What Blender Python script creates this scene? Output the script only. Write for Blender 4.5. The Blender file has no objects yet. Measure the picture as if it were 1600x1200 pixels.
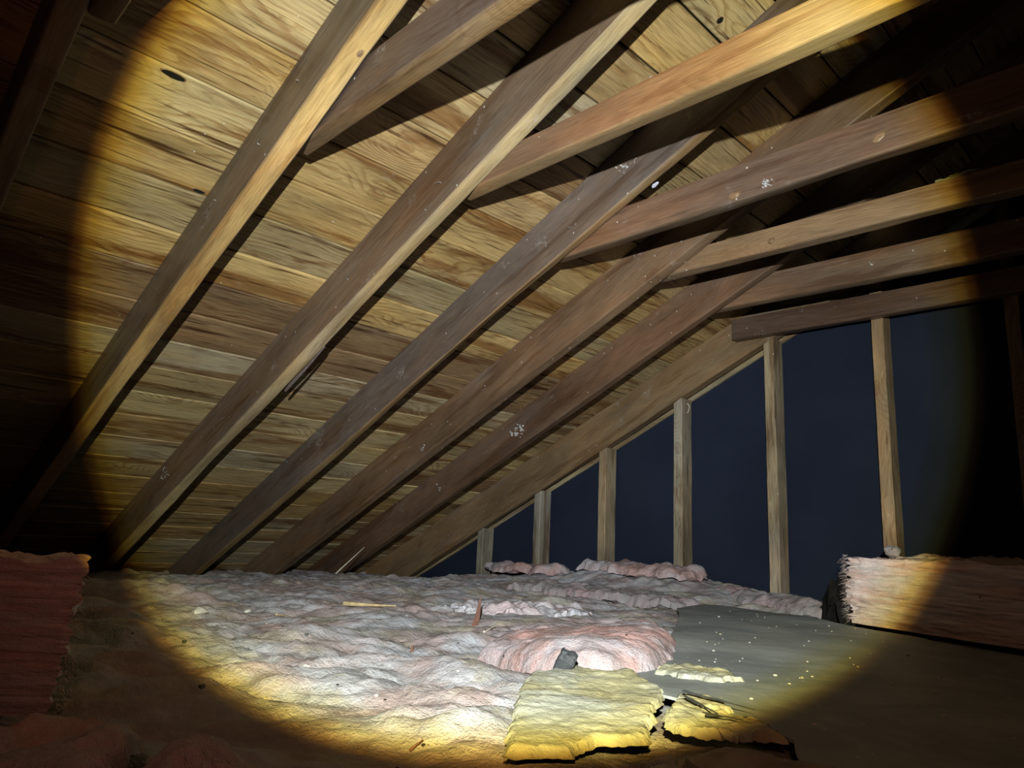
import bpy, math, random
import numpy as np
from mathutils import Vector, Matrix
SCN = bpy.context.scene
COL = SCN.collection
random.seed(7); RNG = np.random.default_rng(7)

# ------------------------------------------------------------------ camera
RIGHT = Vector((0.70996193, 0.70269605, 0.04660809))
UP = Vector((0.11210556, -0.17810681, 0.97760437))
FWD = Vector((-0.69525995, 0.68883686, 0.20522519))
cam = bpy.data.cameras.new('camera')
cam.sensor_width = 36.0; cam.lens = 1126.2 / 1600 * 36.0
cam.clip_start = 0.02; cam.clip_end = 50
camo = bpy.data.objects.new('camera', cam); COL.objects.link(camo)
camo.matrix_world = Matrix(((RIGHT.x, UP.x, -FWD.x, 0), (RIGHT.y, UP.y, -FWD.y, 0), (RIGHT.z, UP.z, -FWD.z, 0), (0, 0, 0, 1)))
SCN.camera = camo
# ------------------------------------------------------------------ world (night, almost no light)
w = bpy.data.worlds.new('night'); SCN.world = w; w.use_nodes = True
w.node_tree.nodes['Background'].inputs[0].default_value = (0.004, 0.005, 0.009, 1)
w.node_tree.nodes['Background'].inputs[1].default_value = 0.3
# ------------------------------------------------------------------ exposure
SCN.view_settings.view_transform = 'Standard'; SCN.view_settings.look = 'None'
SCN.view_settings.exposure = 0.0; SCN.view_settings.gamma = 1.0
SCN.view_settings.use_curve_mapping = False
SCN.cycles.max_bounces = 4; SCN.cycles.diffuse_bounces = 1
# ------------------------------------------------------------------ the torch held beside the camera: a focused beam with a warm rim
TORCH = Vector((0.150, -0.197, 0.170)); AXIS = Vector((-0.68355921, 0.71470881, 0.14811523)).normalized()
HALF = 29.85
def torch():
    l = bpy.data.lights.new('flashlight_beam', 'POINT'); l.shadow_soft_size = 0.008; l.energy = 355
    l.use_nodes = True; nt = l.node_tree; N = nt.nodes; K = nt.links
    em = N['Emission']
    g = N.new('ShaderNodeNewGeometry')
    d = N.new('ShaderNodeVectorMath'); d.operation = 'DOT_PRODUCT'; d.inputs[1].default_value = AXIS * TSIGN
    K.new(g.outputs['Incoming'], d.inputs[0])
    ac = N.new('ShaderNodeMath'); ac.operation = 'ARCCOSINE'; ac.use_clamp = False
    K.new(d.outputs['Value'], ac.inputs[0])
    dv = N.new('ShaderNodeMath'); dv.operation = 'DIVIDE'; dv.inputs[1].default_value = math.radians(40)
    K.new(ac.outputs[0], dv.inputs[0])
    r = N.new('ShaderNodeValToRGB'); r.color_ramp.interpolation = 'EASE'
    h = HALF / 40
    stops = [(0.0, (.97, 1.0, 1.0)), (0.30, (.86, .89, .89)), (h * .72, (.61, .635, .62)), (h * .89, (.57, .58, .51)), (h * .945, (.53, .49, .275)),
             (h * .975, (.40, .31, .075)), (h * .995, (.13, .066, .010)), (h * 1.012, (.0088, .0038, .0024)), (1.0, (.0050, .0020, .0014))]
    cr = r.color_ramp
    while len(cr.elements) < len(stops): cr.elements.new(0.5)
    for e, (p, c) in zip(cr.elements, stops): e.position = p; e.color = (*c, 1)
    K.new(dv.outputs[0], r.inputs[0]); K.new(r.outputs[0], em.inputs[0])
    o = bpy.data.objects.new('flashlight_beam', l); COL.objects.link(o); o.location = TORCH
TSIGN = 1.0
torch()

# ------------------------------------------------------------------ helpers: noise
_perm = np.random.default_rng(3).permutation(256); _perm = np.concatenate([_perm, _perm])
_g = np.random.default_rng(4).normal(size=(256, 3)); _g /= np.linalg.norm(_g, axis=1)[:, None]
def perlin(x, y, z=0.0):
    x, y, z = np.broadcast_arrays(np.asarray(x, float), np.asarray(y, float), np.asarray(z, float))
    xi, yi, zi = np.floor(x).astype(int), np.floor(y).astype(int), np.floor(z).astype(int)
    xf, yf, zf = x - xi, y - yi, z - zi
    f = lambda t: t * t * t * (t * (t * 6 - 15) + 10)
    u, v, ww = f(xf), f(yf), f(zf)
    def gr(a, b, c):
        h = _perm[(_perm[(_perm[(xi + a) & 255] + yi + b) & 255] + zi + c) & 255]; G = _g[h]
        return G[..., 0] * (xf - a) + G[..., 1] * (yf - b) + G[..., 2] * (zf - c)
    L = lambda a, b, t: a + (b - a) * t
    return 1.6 * L(L(L(gr(0,0,0), gr(1,0,0), u), L(gr(0,1,0), gr(1,1,0), u), v), L(L(gr(0,0,1), gr(1,0,1), u), L(gr(0,1,1), gr(1,1,1), u), v), ww)
def fbm(x, y, z=0.0, o=4):
    s = 0; a = 1.0
    for i in range(o): s = s + a * perlin(x * 2**i + 17.3*i, y * 2**i - 9.1*i, z * 2**i); a *= .5
    return s
def sstep(a, b, t):
    t = np.clip((t - a) / (b - a), 0, 1); return t * t * (3 - 2 * t)

# ------------------------------------------------------------------ helpers: objects
def mesh_obj(name, V, F, mat, parent=None, loc=(0, 0, 0), smooth=True, attrs=None, mats=None):
    me = bpy.data.meshes.new(name)
    me.from_pydata([tuple(map(float, v)) for v in V], [], [tuple(int(i) for i in f) for f in F])
    if attrs:
        for an, (ty, arr) in attrs.items():
            a = me.attributes.new(an, ty, 'POINT'); arr = np.asarray(arr, np.float32)
            if ty == 'FLOAT_VECTOR': a.data.foreach_set('vector', arr.ravel())
            else: a.data.foreach_set('color', arr.ravel())
    for m in (mat if isinstance(mat, (list, tuple)) else [mat]): me.materials.append(m)
    if smooth: me.polygons.foreach_set('use_smooth', [True] * len(me.polygons))
    me.update()
    o = bpy.data.objects.new(name, me); COL.objects.link(o); o.location = loc
    if smooth: me.set_sharp_from_angle(angle=math.radians(42))
    if parent: o.parent = parent
    return o
def tag(o, label=None, cat=None, group=None, kind=None):
    if label: o['label'] = label
    if cat: o['category'] = cat
    if group: o['group'] = group
    if kind: o['kind'] = kind
    return o
def empty(name, loc):
    o = bpy.data.objects.new(name, None); COL.objects.link(o); o.location = loc; o.empty_display_size = .05; return o

# ------------------------------------------------------------------ helpers: materials
class NT:
    def __init__(s, name):
        s.m = bpy.data.materials.new(name); s.m.use_nodes = True; s.t = s.m.node_tree; s.b = s.t.nodes['Principled BSDF']
    def n(s, ty, **kw):
        nd = s.t.nodes.new(ty)
        for k, v in kw.items(): setattr(nd, k, v)
        return nd
    def put(s, sock, v):
        if isinstance(v, bpy.types.NodeSocket): s.t.links.new(v, sock)
        elif v is not None:
            if isinstance(v, (tuple, list)) and len(v) == 3 and sock.type == 'RGBA': v = (*v, 1)
            sock.default_value = v
    def math(s, op, a, b=None, c=None, clamp=False):
        nd = s.n('ShaderNodeMath', operation=op, use_clamp=clamp); s.put(nd.inputs[0], a); s.put(nd.inputs[1], b); s.put(nd.inputs[2], c); return nd.outputs[0]
    def vmul(s, a, b):
        nd = s.n('ShaderNodeVectorMath', operation='MULTIPLY'); s.put(nd.inputs[0], a); s.put(nd.inputs[1], b); return nd.outputs[0]
    def vadd(s, a, b):
        nd = s.n('ShaderNodeVectorMath', operation='ADD'); s.put(nd.inputs[0], a); s.put(nd.inputs[1], b); return nd.outputs[0]
    def noise(s, vec, scale, detail=4, rough=.55, dist=0.0, col=False):
        nd = s.n('ShaderNodeTexNoise'); s.put(nd.inputs['Vector'], vec); nd.inputs['Scale'].default_value = scale
        nd.inputs['Detail'].default_value = detail; nd.inputs['Roughness'].default_value = rough; nd.inputs['Distortion'].default_value = dist
        return nd.outputs['Color' if col else 'Fac']
    def vor(s, vec, scale, rnd=1.0, out='Distance'):
        nd = s.n('ShaderNodeTexVoronoi'); s.put(nd.inputs['Vector'], vec); nd.inputs['Scale'].default_value = scale; nd.inputs['Randomness'].default_value = rnd
        return nd.outputs[out] if out else nd
    def rng(s, v, a, b, c=0.0, d=1.0, smooth=True):
        nd = s.n('ShaderNodeMapRange'); nd.interpolation_type = 'SMOOTHSTEP' if smooth else 'LINEAR'; s.put(nd.inputs[0], v)
        for i, q in enumerate((a, b, c, d)): nd.inputs[i + 1].default_value = q
        return nd.outputs[0]
    def mix(s, f, a, b, mode='MIX'):
        nd = s.n('ShaderNodeMix', data_type='RGBA', blend_type=mode); s.put(nd.inputs[0], f); s.put(nd.inputs[6], a); s.put(nd.inputs[7], b); return nd.outputs[2]
    def bump(s, h, st, dist, nrm=None):
        nd = s.n('ShaderNodeBump'); nd.inputs['Strength'].default_value = st; nd.inputs['Distance'].default_value = dist; s.put(nd.inputs['Height'], h); s.put(nd.inputs['Normal'], nrm); return nd.outputs[0]

def wood_mat(name, late=(.55, .42, .30), contrast=.6, rough=.6, spec=.35, knots=.55, streak=.5, speck=.3, freq=95.0, patch=.4, warpk=1.0, grey=.35, mott=.35, warm=(1.15, .92, .70), cracks=.25):
    """procedural sawn wood: attribute gco = metres along, across, through the board (plus an offset per board); tint = its own colour"""
    T = NT(name)
    a = T.n('ShaderNodeAttribute', attribute_name='gco').outputs['Vector']; tint = T.n('ShaderNodeAttribute', attribute_name='tint').outputs['Color']
    sep = T.n('ShaderNodeSeparateXYZ'); T.put(sep.inputs[0], a)
    wl = T.noise(T.vmul(a, (1.6, 6.5, 6.5)), 1.0, 3, .5)
    wm = T.noise(T.vmul(a, (6, 15, 15)), 1.0, 5, .6)
    kv = T.vor(T.vmul(a, (3.1, 5.2, 3.1)), 1.0, 1.0, None); kv.voronoi_dimensions = '2D'
    kd = kv.outputs['Distance']; kc = T.n('ShaderNodeSeparateColor'); T.put(kc.inputs[0], kv.outputs['Color'])
    pick = T.math('LESS_THAN', kc.outputs[0], knots)
    bumpk = T.math('MULTIPLY', T.math('POWER', 2.718, T.math('MULTIPLY', T.math('POWER', kd, 2.0), -9.0)), pick)
    ph = T.math('ADD', sep.outputs[1], T.math('MULTIPLY', sep.outputs[2], .55))
    ph = T.math('ADD', ph, T.math('MULTIPLY', wl, .17 * warpk))
    ph = T.math('ADD', ph, T.math('MULTIPLY', wm, .030))
    ph = T.math('ADD', ph, T.math('MULTIPLY', bumpk, .085))
    fr = T.math('FRACT', T.math('MULTIPLY', ph, freq))
    band = T.math('MULTIPLY', T.rng(fr, .35, .86), T.rng(fr, .99, .88))
    fade = T.rng(T.noise(T.vmul(a, (2.2, 9, 9)), 1.0, 2), .38, .62)
    band = T.math('MULTIPLY', band, T.math('MULTIPLY_ADD', fade, .8, .2))
    fine = T.noise(T.vmul(a, (14, 420, 420)), 1.0, 2, .6)
    c = T.mix(T.math('MULTIPLY', band, contrast), tint, T.mix(1.0, tint, late, 'MULTIPLY'))
    mo = T.noise(T.vadd(T.vmul(a, (3.2, 9, 9)), (2, 5, 8)), 1.0, 6, .65, .4)
    c = T.mix(1.0, c, T.rng(mo, .28, .72, 1 - mott, 1 + mott * .55, False), 'MULTIPLY')
    mo2 = T.rng(T.noise(T.vadd(T.vmul(a, (2.0, 7, 7)), (6, 1, 3)), 1.0, 4, .6), .45, .65)
    c = T.mix(T.math('MULTIPLY', mo2, .5), c, T.mix(1.0, c, warm, 'MULTIPLY'))
    # broad heart-wood patches, greyed weathering, narrow dark streaks
    hp = T.rng(T.noise(T.vmul(a, (1.3, 12, 12)), 1.0, 5, .62, .6), .52, .62)
    c = T.mix(T.math('MULTIPLY', hp, patch), c, T.mix(1.0, c, (.46, .30, .18), 'MULTIPLY'))
    gp = T.rng(T.noise(T.vadd(T.vmul(a, (1.7, 8, 8)), (9, 3, 1)), 1.0, 4, .6), .50, .72)
    hs = T.n('ShaderNodeHueSaturation'); hs.inputs['Saturation'].default_value = .45; hs.inputs['Value'].default_value = .85; T.put(hs.inputs['Color'], c)
    c = T.mix(T.math('MULTIPLY', gp, grey), c, hs.outputs[0])
    sk = T.rng(T.noise(T.vadd(T.vmul(a, (2.8, 44, 44)), (3, 7, 2)), 1.0, 5, .6), .58, .70)
    c = T.mix(T.math('MULTIPLY', sk, streak), c, T.mix(1.0, c, (.20, .13, .085), 'MULTIPLY'))
    ck = T.rng(T.noise(T.vadd(T.vmul(a, (3.4, 150, 150)), (4, 9, 6)), 1.0, 3, .6, .3), .63, .68)
    c = T.mix(T.math('MULTIPLY', ck, cracks), c, T.mix(1.0, c, (.12, .08, .05), 'MULTIPLY'))
    c = T.mix(1.0, c, T.rng(fine, .3, .7, .74, 1.18, False), 'MULTIPLY')
    # knots
    kr = T.math('MULTIPLY_ADD', T.math('FRACT', T.math('MULTIPLY', kd, 55.0)), .5, .5); kcore = T.math('MULTIPLY', T.math('MULTIPLY', T.rng(kd, .072, .035), pick), kr); krim = T.math('MULTIPLY', T.math('MULTIPLY', T.rng(kd, .095, .07), T.rng(kd, .05, .07)), pick)
    c = T.mix(T.math('MULTIPLY', kcore, .5), c, T.mix(1.0, c, (.52, .30, .16), 'MULTIPLY'))
    c = T.mix(T.math('MULTIPLY', krim, .28), c, T.mix(1.0, c, (.22, .12, .06), 'MULTIPLY'))
    # pale plaster dust and nail-scratch specks
    sd = T.vor(a, 46.0, 1.0, None); sr = T.n('ShaderNodeSeparateColor'); T.put(sr.inputs[0], sd.outputs['Color'])
    sm = T.math('MULTIPLY', T.rng(sd.outputs['Distance'], .13, .07), T.math('LESS_THAN', sr.outputs[1], .07 * speck * 2))
    c = T.mix(T.math('MULTIPLY', sm, .8), c, (.62, .60, .56))
    dm = T.math('MULTIPLY', T.rng(T.noise(a, 8.5, 3), .63, .78), T.rng(T.noise(a, 85, 5, .75), .46, .66))
    c = T.mix(T.math('MULTIPLY', dm, min(1, speck * .7)), c, (.50, .50, .49))
    T.put(T.b.inputs['Base Color'], c)
    T.put(T.b.inputs['Roughness'], T.rng(T.noise(T.vmul(a, (3, 14, 14)), 1.0, 3), .3, .7, rough - .12, rough + .16, False))
    T.b.inputs['Specular IOR Level'].default_value = spec
    h = T.math('ADD', T.math('MULTIPLY', band, -.35), T.math('MULTIPLY', fine, .35)); h = T.math('ADD', h, T.math('MULTIPLY', kcore, .5))
    h = T.math('ADD', h, T.math('MULTIPLY', sk, -.5))
    n1 = T.bump(h, .5, .0012); n2 = T.bump(T.noise(T.vmul(a, (5, 20, 20)), 1.0, 3), .5, .006, n1)
    T.put(T.b.inputs['Normal'], n2)
    return T.m

M = {}
M['deck'] = wood_mat('roof_deck_wood', late=(.50, .33, .19), contrast=.62, rough=.5, spec=.4, knots=.5, streak=1.0, cracks=.9, mott=.40, warm=(1.06, .95, .72), speck=.2, freq=66, patch=.85, grey=.12, warpk=1.3)
M['joist'] = wood_mat('old_rafter_wood', late=(.62, .50, .40), contrast=.26, rough=.5, spec=.4, knots=.22, streak=.3, speck=.75, freq=110, patch=.5, grey=.55)
M['tie'] = wood_mat('collar_tie_wood', late=(.58, .44, .34), contrast=.28, rough=.40, spec=.5, knots=.35, streak=.4, speck=.7, freq=100, patch=.55, grey=.3)
M['stud'] = wood_mat('stud_wood', late=(.62, .50, .38), contrast=.5, rough=.65, spec=.25, knots=.35, streak=.85, speck=.3, freq=100, patch=.7, grey=.7, mott=.5)

def simple(name, col, rough=.8, bumps=0, scale=40, spec=.3, col2=None):
    T = NT(name); v = T.n('ShaderNodeTexCoord').outputs['Object']
    nz = T.noise(v, scale, 5, .6)
    T.put(T.b.inputs['Base Color'], T.mix(T.rng(nz, .35, .65), col, col2 or tuple(c * .7 for c in col)))
    T.b.inputs['Roughness'].default_value = rough; T.b.inputs['Specular IOR Level'].default_value = spec
    if bumps: T.put(T.b.inputs['Normal'], T.bump(nz, .8, bumps))
    return T.m
def wallmat():
    T = NT('black_building_paper'); v = T.n('ShaderNodeTexCoord').outputs['Object']
    c = T.mix(T.rng(T.noise(v, 3, 4), .3, .7), (.0125, .0175, .034), (.017, .023, .041))
    sd = T.vor(v, 22.0, 1.0, None); sr = T.n('ShaderNodeSeparateColor'); T.put(sr.inputs[0], sd.outputs['Color'])
    sm = T.math('MULTIPLY', T.rng(sd.outputs['Distance'], .10, .05), T.math('LESS_THAN', sr.outputs[1], .05))
    c = T.mix(sm, c, (.3, .3, .3)); T.put(T.b.inputs['Base Color'], c)
    T.b.inputs['Roughness'].default_value = .85; T.b.inputs['Specular IOR Level'].default_value = .12
    return T.m
M['wall'] = wallmat()
M['felt'] = simple('black_felt', (.012, .011, .010), .9, .002, 60, .15)
M['hole'] = simple('dark_void', (.004, .004, .004), .95)
M['floor'] = simple('ceiling_board', (.10, .09, .08), .9, .001, 20)

def fluff(name, cols, dust=.5, strata=False, bs=.012, red=0.0):
    """glass wool: colours cols = (pale, pink, yellow)"""
    T = NT(name); v = T.n('ShaderNodeTexCoord').outputs['Object']
    if strata: v0 = T.vmul(v, (1, 1, 7))
    else: v0 = v
    a = T.rng(T.noise(v0, 5.5, 6, .65), .42, .60); b = T.rng(T.noise(T.vadd(v0, (5, 8, 2)), 7.0, 6, .65), .49, .62)
    c = T.mix(a, cols[0], cols[1]); c = T.mix(T.math('MULTIPLY', b, .75), c, cols[2])
    st = T.noise(T.vmul(v, (9, 9, 120)) if strata else T.vmul(v, (15, 22, 24)), 1.0, 9, .74, .5)
    c = T.mix(1.0, c, T.rng(st, .28, .72, .66, 1.28, False), 'MULTIPLY')
    d = T.rng(T.noise(T.vadd(v, (1, 2, 3)), 3.2, 6, .65), .44, .66)
    c = T.mix(T.math('MULTIPLY', d, dust), c, (.33, .33, .335))
    # specks of dirt
    sd = T.vor(v, 55.0, 1.0, None); sr = T.n('ShaderNodeSeparateColor'); T.put(sr.inputs[0], sd.outputs['Color'])
    sm = T.math('MULTIPLY', T.rng(sd.outputs['Distance'], .16, .09), T.math('LESS_THAN', sr.outputs[1], .05 if not strata else .01))
    c = T.mix(sm, c, (.05, .04, .035))
    T.put(T.b.inputs['Base Color'], c); T.b.inputs['Roughness'].default_value = 1.0; T.b.inputs['Specular IOR Level'].default_value = .08
    h1 = T.noise(T.vmul(v, (1, 1, 5)) if strata else T.vmul(v, (.8, 1.2, 1)), 34, 6, .7); h2 = T.noise(v, 260, 3, .7)
    n = T.bump(h1, .9, bs); n = T.bump(h2, .8, bs * .16, n); T.put(T.b.inputs['Normal'], n)
    return T.m
M['wool'] = fluff('dusty_glass_wool', ((.53, .54, .58), (.48, .385, .375), (.50, .45, .34)), .45)
M['woolpink'] = fluff('torn_pink_glass_wool', ((.54, .46, .47), (.56, .345, .31), (.54, .52, .56)), .25)
M['woolgrey'] = fluff('grey_topped_glass_wool', ((.42, .38, .39), (.52, .36, .38), (.40, .38, .36)), .7)
M['cut'] = fluff('cut_glass_wool', ((.92, .78, .77), (.90, .64, .58), (.94, .86, .85)), .0, True, .008)
M['yellow'] = fluff('yellow_glass_wool', ((.52, .485, .29), (.47, .48, .40), (.56, .495, .24)), .0, False, .006)
def sheetmat():
    T = NT('grey_dusty_paper'); v = T.n('ShaderNodeTexCoord').outputs['Object']
    c = T.mix(T.rng(T.noise(v, 4.0, 9, .7, .6), .38, .62), (.27, .30, .305), (.40, .425, .41))
    s = T.rng(T.noise(T.vmul(v, (4, 46, 10)), 1.0, 4, .6), .60, .74); c = T.mix(T.math('MULTIPLY', s, .5), c, (.56, .56, .50))
    sd = T.vor(v, 70.0, 1.0, None); sr = T.n('ShaderNodeSeparateColor'); T.put(sr.inputs[0], sd.outputs['Color'])
    sm = T.math('MULTIPLY', T.rng(sd.outputs['Distance'], .22, .1), T.math('LESS_THAN', sr.outputs[1], .16))
    c = T.mix(sm, c, (.62, .60, .52)); T.put(T.b.inputs['Base Color'], c); T.b.inputs['Roughness'].default_value = .62; T.b.inputs['Specular IOR Level'].default_value = .3
    T.put(T.b.inputs['Normal'], T.bump(T.noise(v, 26, 8, .7), .5, .003)); return T.m
M['sheet'] = sheetmat()
M['kraft'] = simple('pinkish_facing_paper', (.34, .24, .21), .8, .008, 9, .2, (.70, .62, .58))
M['cardb'] = simple('brown_grey_paper', (.20, .17, .14), .85, .004, 20, .2, (.34, .30, .26))
M['splint'] = simple('fresh_splinter_wood', (.72, .56, .30), .6, .0004, 80)
M['pale'] = simple('pale_splinter_wood', (.75, .70, .58), .6, .0004, 80)
M['shard'] = simple('reddish_wood_shard', (.16, .065, .04), .6, .001, 60)
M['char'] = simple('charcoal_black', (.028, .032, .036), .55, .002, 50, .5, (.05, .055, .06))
M['crumb'] = simple('plaster_crumb', (.74, .72, .66), .8)
M['ycrumb'] = simple('yellow_crumb', (.62, .56, .34), .9)
M['label'] = simple('white_scrap', (.72, .76, .88), .6)
M['steel'] = simple('dull_steel', (.30, .28, .26), .4, 0, 40, .6)
M['rag'] = simple('grey_frayed_fibre', (.30, .31, .26), .9, .002, 60)

# ------------------------------------------------------------------ roof geometry (metres, camera at the origin)
SL = 0.4661; CZ = 1.4822; RX = 0.30           # slope, height of deck underside at x=0, ridge x
D0 = 0.1534; T0 = 0.0416
def deck(x): return CZ + SL * x if x <= RX else CZ + SL * (2 * RX - x)

def wood_sweep(st, prof_fn, tint_fn, seed, nprof):
    """st: stations; prof_fn(x) -> list of (point, gcoords); returns V,F,attrs (closed prism)"""
    V = []; G = []; C = []
    for s in st:
        for k, (pt, g) in enumerate(prof_fn(s)):
            V.append(pt); G.append(g); C.append(tint_fn(s, k))
    n = nprof; F = []
    for i in range(len(st) - 1):
        for k in range(n):
            F.append((i*n + k, i*n + (k+1) % n, (i+1)*n + (k+1) % n, (i+1)*n + k))
    F.append(tuple(range(n))[::-1]); F.append(tuple((len(st)-1)*n + k for k in range(n)))
    return V, F, {'gco': ('FLOAT_VECTOR', G), 'tint': ('FLOAT_COLOR', C)}

def profile(rad=.006, nv=5, nw=3):
    """closed outline in (w 0..1 = near..far, v 0..1 = bottom..top) with rounded corners: list of (w, dw, v, dv, face) d in metres"""
    P = []
    arc = [0, 30, 60, 90]
    for j in range(nv): P.append((0, 0, 1 - j / nv, 0, 'n'))
    P.append((0, 0, 0, rad, 'n'))
    for a in arc[1:-1]: r = math.radians(a); P.append((0, rad * (1 - math.cos(r)), 0, rad * (1 - math.sin(r)), 'c'))
    P.append((0, rad, 0, 0, 'b'))
    for j in range(1, nw): P.append((j / nw, 0, 0, 0, 'b'))
    P.append((1, -rad, 0, 0, 'b'))
    for a in arc[1:-1]: r = math.radians(90 - a); P.append((1, -rad * (1 - math.cos(r)), 0, rad * (1 - math.sin(r)), 'f'))
    P.append((1, 0, 0, rad, 'f'))
    for j in range(1, nv): P.append((1, 0, j / nv, 0, 'f'))
    P.append((1, 0, 1, 0, 't'))
    return P

def beam(name, A, B, W, Hf, tints, mat, seed, rad=.006, wob=.0025, parent=None, seg=.03, wane=None, grad=None):
    """A(s),B: s in 0..1 -> near-bottom corner start/end (Vectors); W: thickness vector; Hf(s): height vector. tints: near, bottom"""
    A = Vector(A); B = Vector(B); Ln = (B - A).length; n = max(4, int(Ln / seg)); P = profile(rad)
    W = Vector(W); wn = W.normalized(); tn, tb = tints; sx = random.Random(seed).random() * 37 + seed * 3.1
    def pf(s):
        base = A.lerp(B, s); H = Vector(Hf(s)); hn = H.normalized(); out = []
        for (w_, dw, v_, dv, f) in P:
            x = s * Ln
            e1 = float(perlin(x * 1.7, seed * 5.3, 0.3 + w_)) * wob * 1.3 + float(perlin(x * 11, seed * 2.3, w_ * 3 + v_)) * wob * .45
            e2 = float(perlin(x * 1.9, seed * 3.7, v_ * .7)) * wob
            vv = (v_ * H.length + dv) ; ww = w_ * W.length + dw
            lo = 1 - v_
            extra = 0
            if wane and v_ < .5 and w_ > .3: extra = wane(s) * w_
            pt = base + wn * (ww + e2 * (1 - v_ * .5)) + hn * (vv + e1 * lo + extra)
            out.append((pt - Aorig, (x + sx, vv + seed * 7.7, ww + seed * 3.3)))
        return out
    Aorig = A.copy()
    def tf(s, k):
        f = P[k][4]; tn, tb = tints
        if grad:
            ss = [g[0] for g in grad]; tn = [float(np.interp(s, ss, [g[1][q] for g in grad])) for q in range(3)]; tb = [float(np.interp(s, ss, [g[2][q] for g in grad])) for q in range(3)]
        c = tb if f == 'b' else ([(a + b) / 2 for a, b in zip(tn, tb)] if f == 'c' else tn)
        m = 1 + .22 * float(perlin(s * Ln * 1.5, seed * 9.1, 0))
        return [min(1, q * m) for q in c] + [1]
    V, F, at = wood_sweep(np.linspace(0, 1, n + 1), pf, tf, seed, len(P))
    return mesh_obj(name, V, F, mat, parent, loc=A, attrs=at)

# ------------------------------------------------------------------ ceiling: roof boards of both slopes, one mesh
def build_ceiling():
    V = []; F = []; G = []; C = []
    PX = .12552; cosr = 1 / math.sqrt(1 + SL * SL); sinr = SL * cosr
    pal = [(0.450, 0.350, 0.172), (0.390, 0.294, 0.144), (0.500, 0.402, 0.207), (0.340, 0.242, 0.115), (0.420, 0.350, 0.218), (0.260, 0.170, 0.086), (0.520, 0.422, 0.218), (0.370, 0.290, 0.150), (0.440, 0.309, 0.127)]
    raf = [.165, .574, .9701, 1.3784, 1.7496, 2.1136, 2.524]
    def board(xa, xb, y0, y1, side, tint, k):
        L_ = (xb - xa) / cosr; ny = max(2, int((y1 - y0) / .05)); gap = .0012 + .0022 * random.random() ** 2; ch = .0028; th = .019
        jj = random.random() * 9; off = (random.random() * 60, random.random() * 60, random.random() * 60); sag = random.uniform(-.0012, .0012)
        prof = [(gap, ch), (gap + ch, 0), (L_ * .33, sag), (L_ * .66, sag), (L_ - gap - ch, 0), (L_ - gap, ch), (L_ - gap, th), (gap, th)]
        b0 = len(V)
        for i in range(ny + 1):
            y = y0 + .0008 + (y1 - y0 - .0016) * i / ny
            for q, (l, d) in enumerate(prof):
                e = float(perlin(y * 6, jj + k, 0)) * .0007 * (-1 if q > 3 else 1)
                l2 = l + e
                x = xa + l2 * cosr; z = CZ + SL * x
                x2 = x - d * sinr; z2 = z + d * cosr
                if side: x2 = 2 * RX - x2
                V.append((x2, y, z2)); G.append((y + off[0], l + off[1], d + off[2])); C.append((*tint, 1))
        n = 8
        for i in range(ny):
            for q in range(n):
                f = (b0 + i*n + q, b0 + (i+1)*n + q, b0 + (i+1)*n + (q+1) % n, b0 + i*n + (q+1) % n)
                F.append(f if not side else f[::-1])
        F.append([b0 + q for q in range(n)]); F.append([b0 + ny*n + q for q in range(n)][::-1])
    for side in (0, 1):
        k = 0; x = -.7327 + PX * 8
        while x > -4.35:
            xa = x - PX; xb = x
            if xa < RX:
                xb = min(xb, RX - .001)
                ys = [-.9] + sorted(random.sample([r + .02 for r in raf], random.choice([0, 1, 1, 2]) if side == 0 else 1)) + [2.66]
                for a, b in zip(ys[:-1], ys[1:]):
                    t = random.choice(pal); m = random.uniform(.85, 1.15); board(xa, xb, a, b, side, tuple(c * m for c in t), k)
            k += 1; x -= PX
    nb = len(V)
    o = mesh_obj('ceiling', V, F, M['deck'], smooth=False, attrs={'gco': ('FLOAT_VECTOR', G), 'tint': ('FLOAT_COLOR', C)})
    tag(o, kind='structure')
    # felt laid over the boards, the dark seen in the gaps
    zz = lambda x, s: (x if not s else 2*RX - x, CZ + SL * x + .0225)
    V = []; F = []
    for s in (0, 1):
        b = len(V)
        for (x, dz) in ((-4.4, 0), (RX, 0), (RX, .01), (-4.4, .01)):
            X, Z = zz(x, s)
            V += [(X, -.9, Z + dz), (X, 2.68, Z + dz)]
        F += [(b, b+1, b+3, b+2), (b+4, b+5, b+7, b+6), (b, b+2, b+4, b+6), (b+1, b+7, b+5, b+3), (b, b+6, b+7, b+1), (b+2, b+3, b+5, b+4)]
    f = mesh_obj('roofing_felt', V, F, M['felt'], parent=o, smooth=False)
    # knot holes: dark recess with a rim
    def knothole(x, y, a, b, name='knot_hole'):
        nrm = Vector((SL, 0, -1)).normalized(); up = Vector((1, 0, SL)).normalized(); c = Vector((x, y, CZ + SL * x)) + nrm * .0012
        V = []; F = []; n = 28
        for r, dz in ((1.0, -.001), (.86, .0006), (.80, -.0009), (0.01, -.0009)):
            for i in range(n):
                an = 2 * math.pi * i / n; j = 1 + .10 * float(perlin(math.cos(an) * 2, math.sin(an) * 2, x * 9))
                V.append(Vector((0, math.cos(an) * a * r * j, 0)) + up * (math.sin(an) * b * r * j) + nrm * dz)
        for k in range(3):
            for i in range(n): F.append((k*n + i, k*n + (i+1) % n, (k+1)*n + (i+1) % n, (k+1)*n + i))
        F.append([3*n + i for i in range(n)])
        h = mesh_obj(name, V, F, [M['rim'], M['hole']], parent=o, loc=c)
        for i, pl in enumerate(h.data.polygons): pl.material_index = 0 if i < n else 1
        return h
    M['rim'] = simple('knot_rim_wood', (.20, .12, .05), .5, .001, 70)
    knothole(-1.372, .395, .026, .0075); knothole(-1.602, .552, .016, .005); knothole(-.703, 1.299, .0085, .009)
    return o
ceil = build_ceiling()

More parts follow.
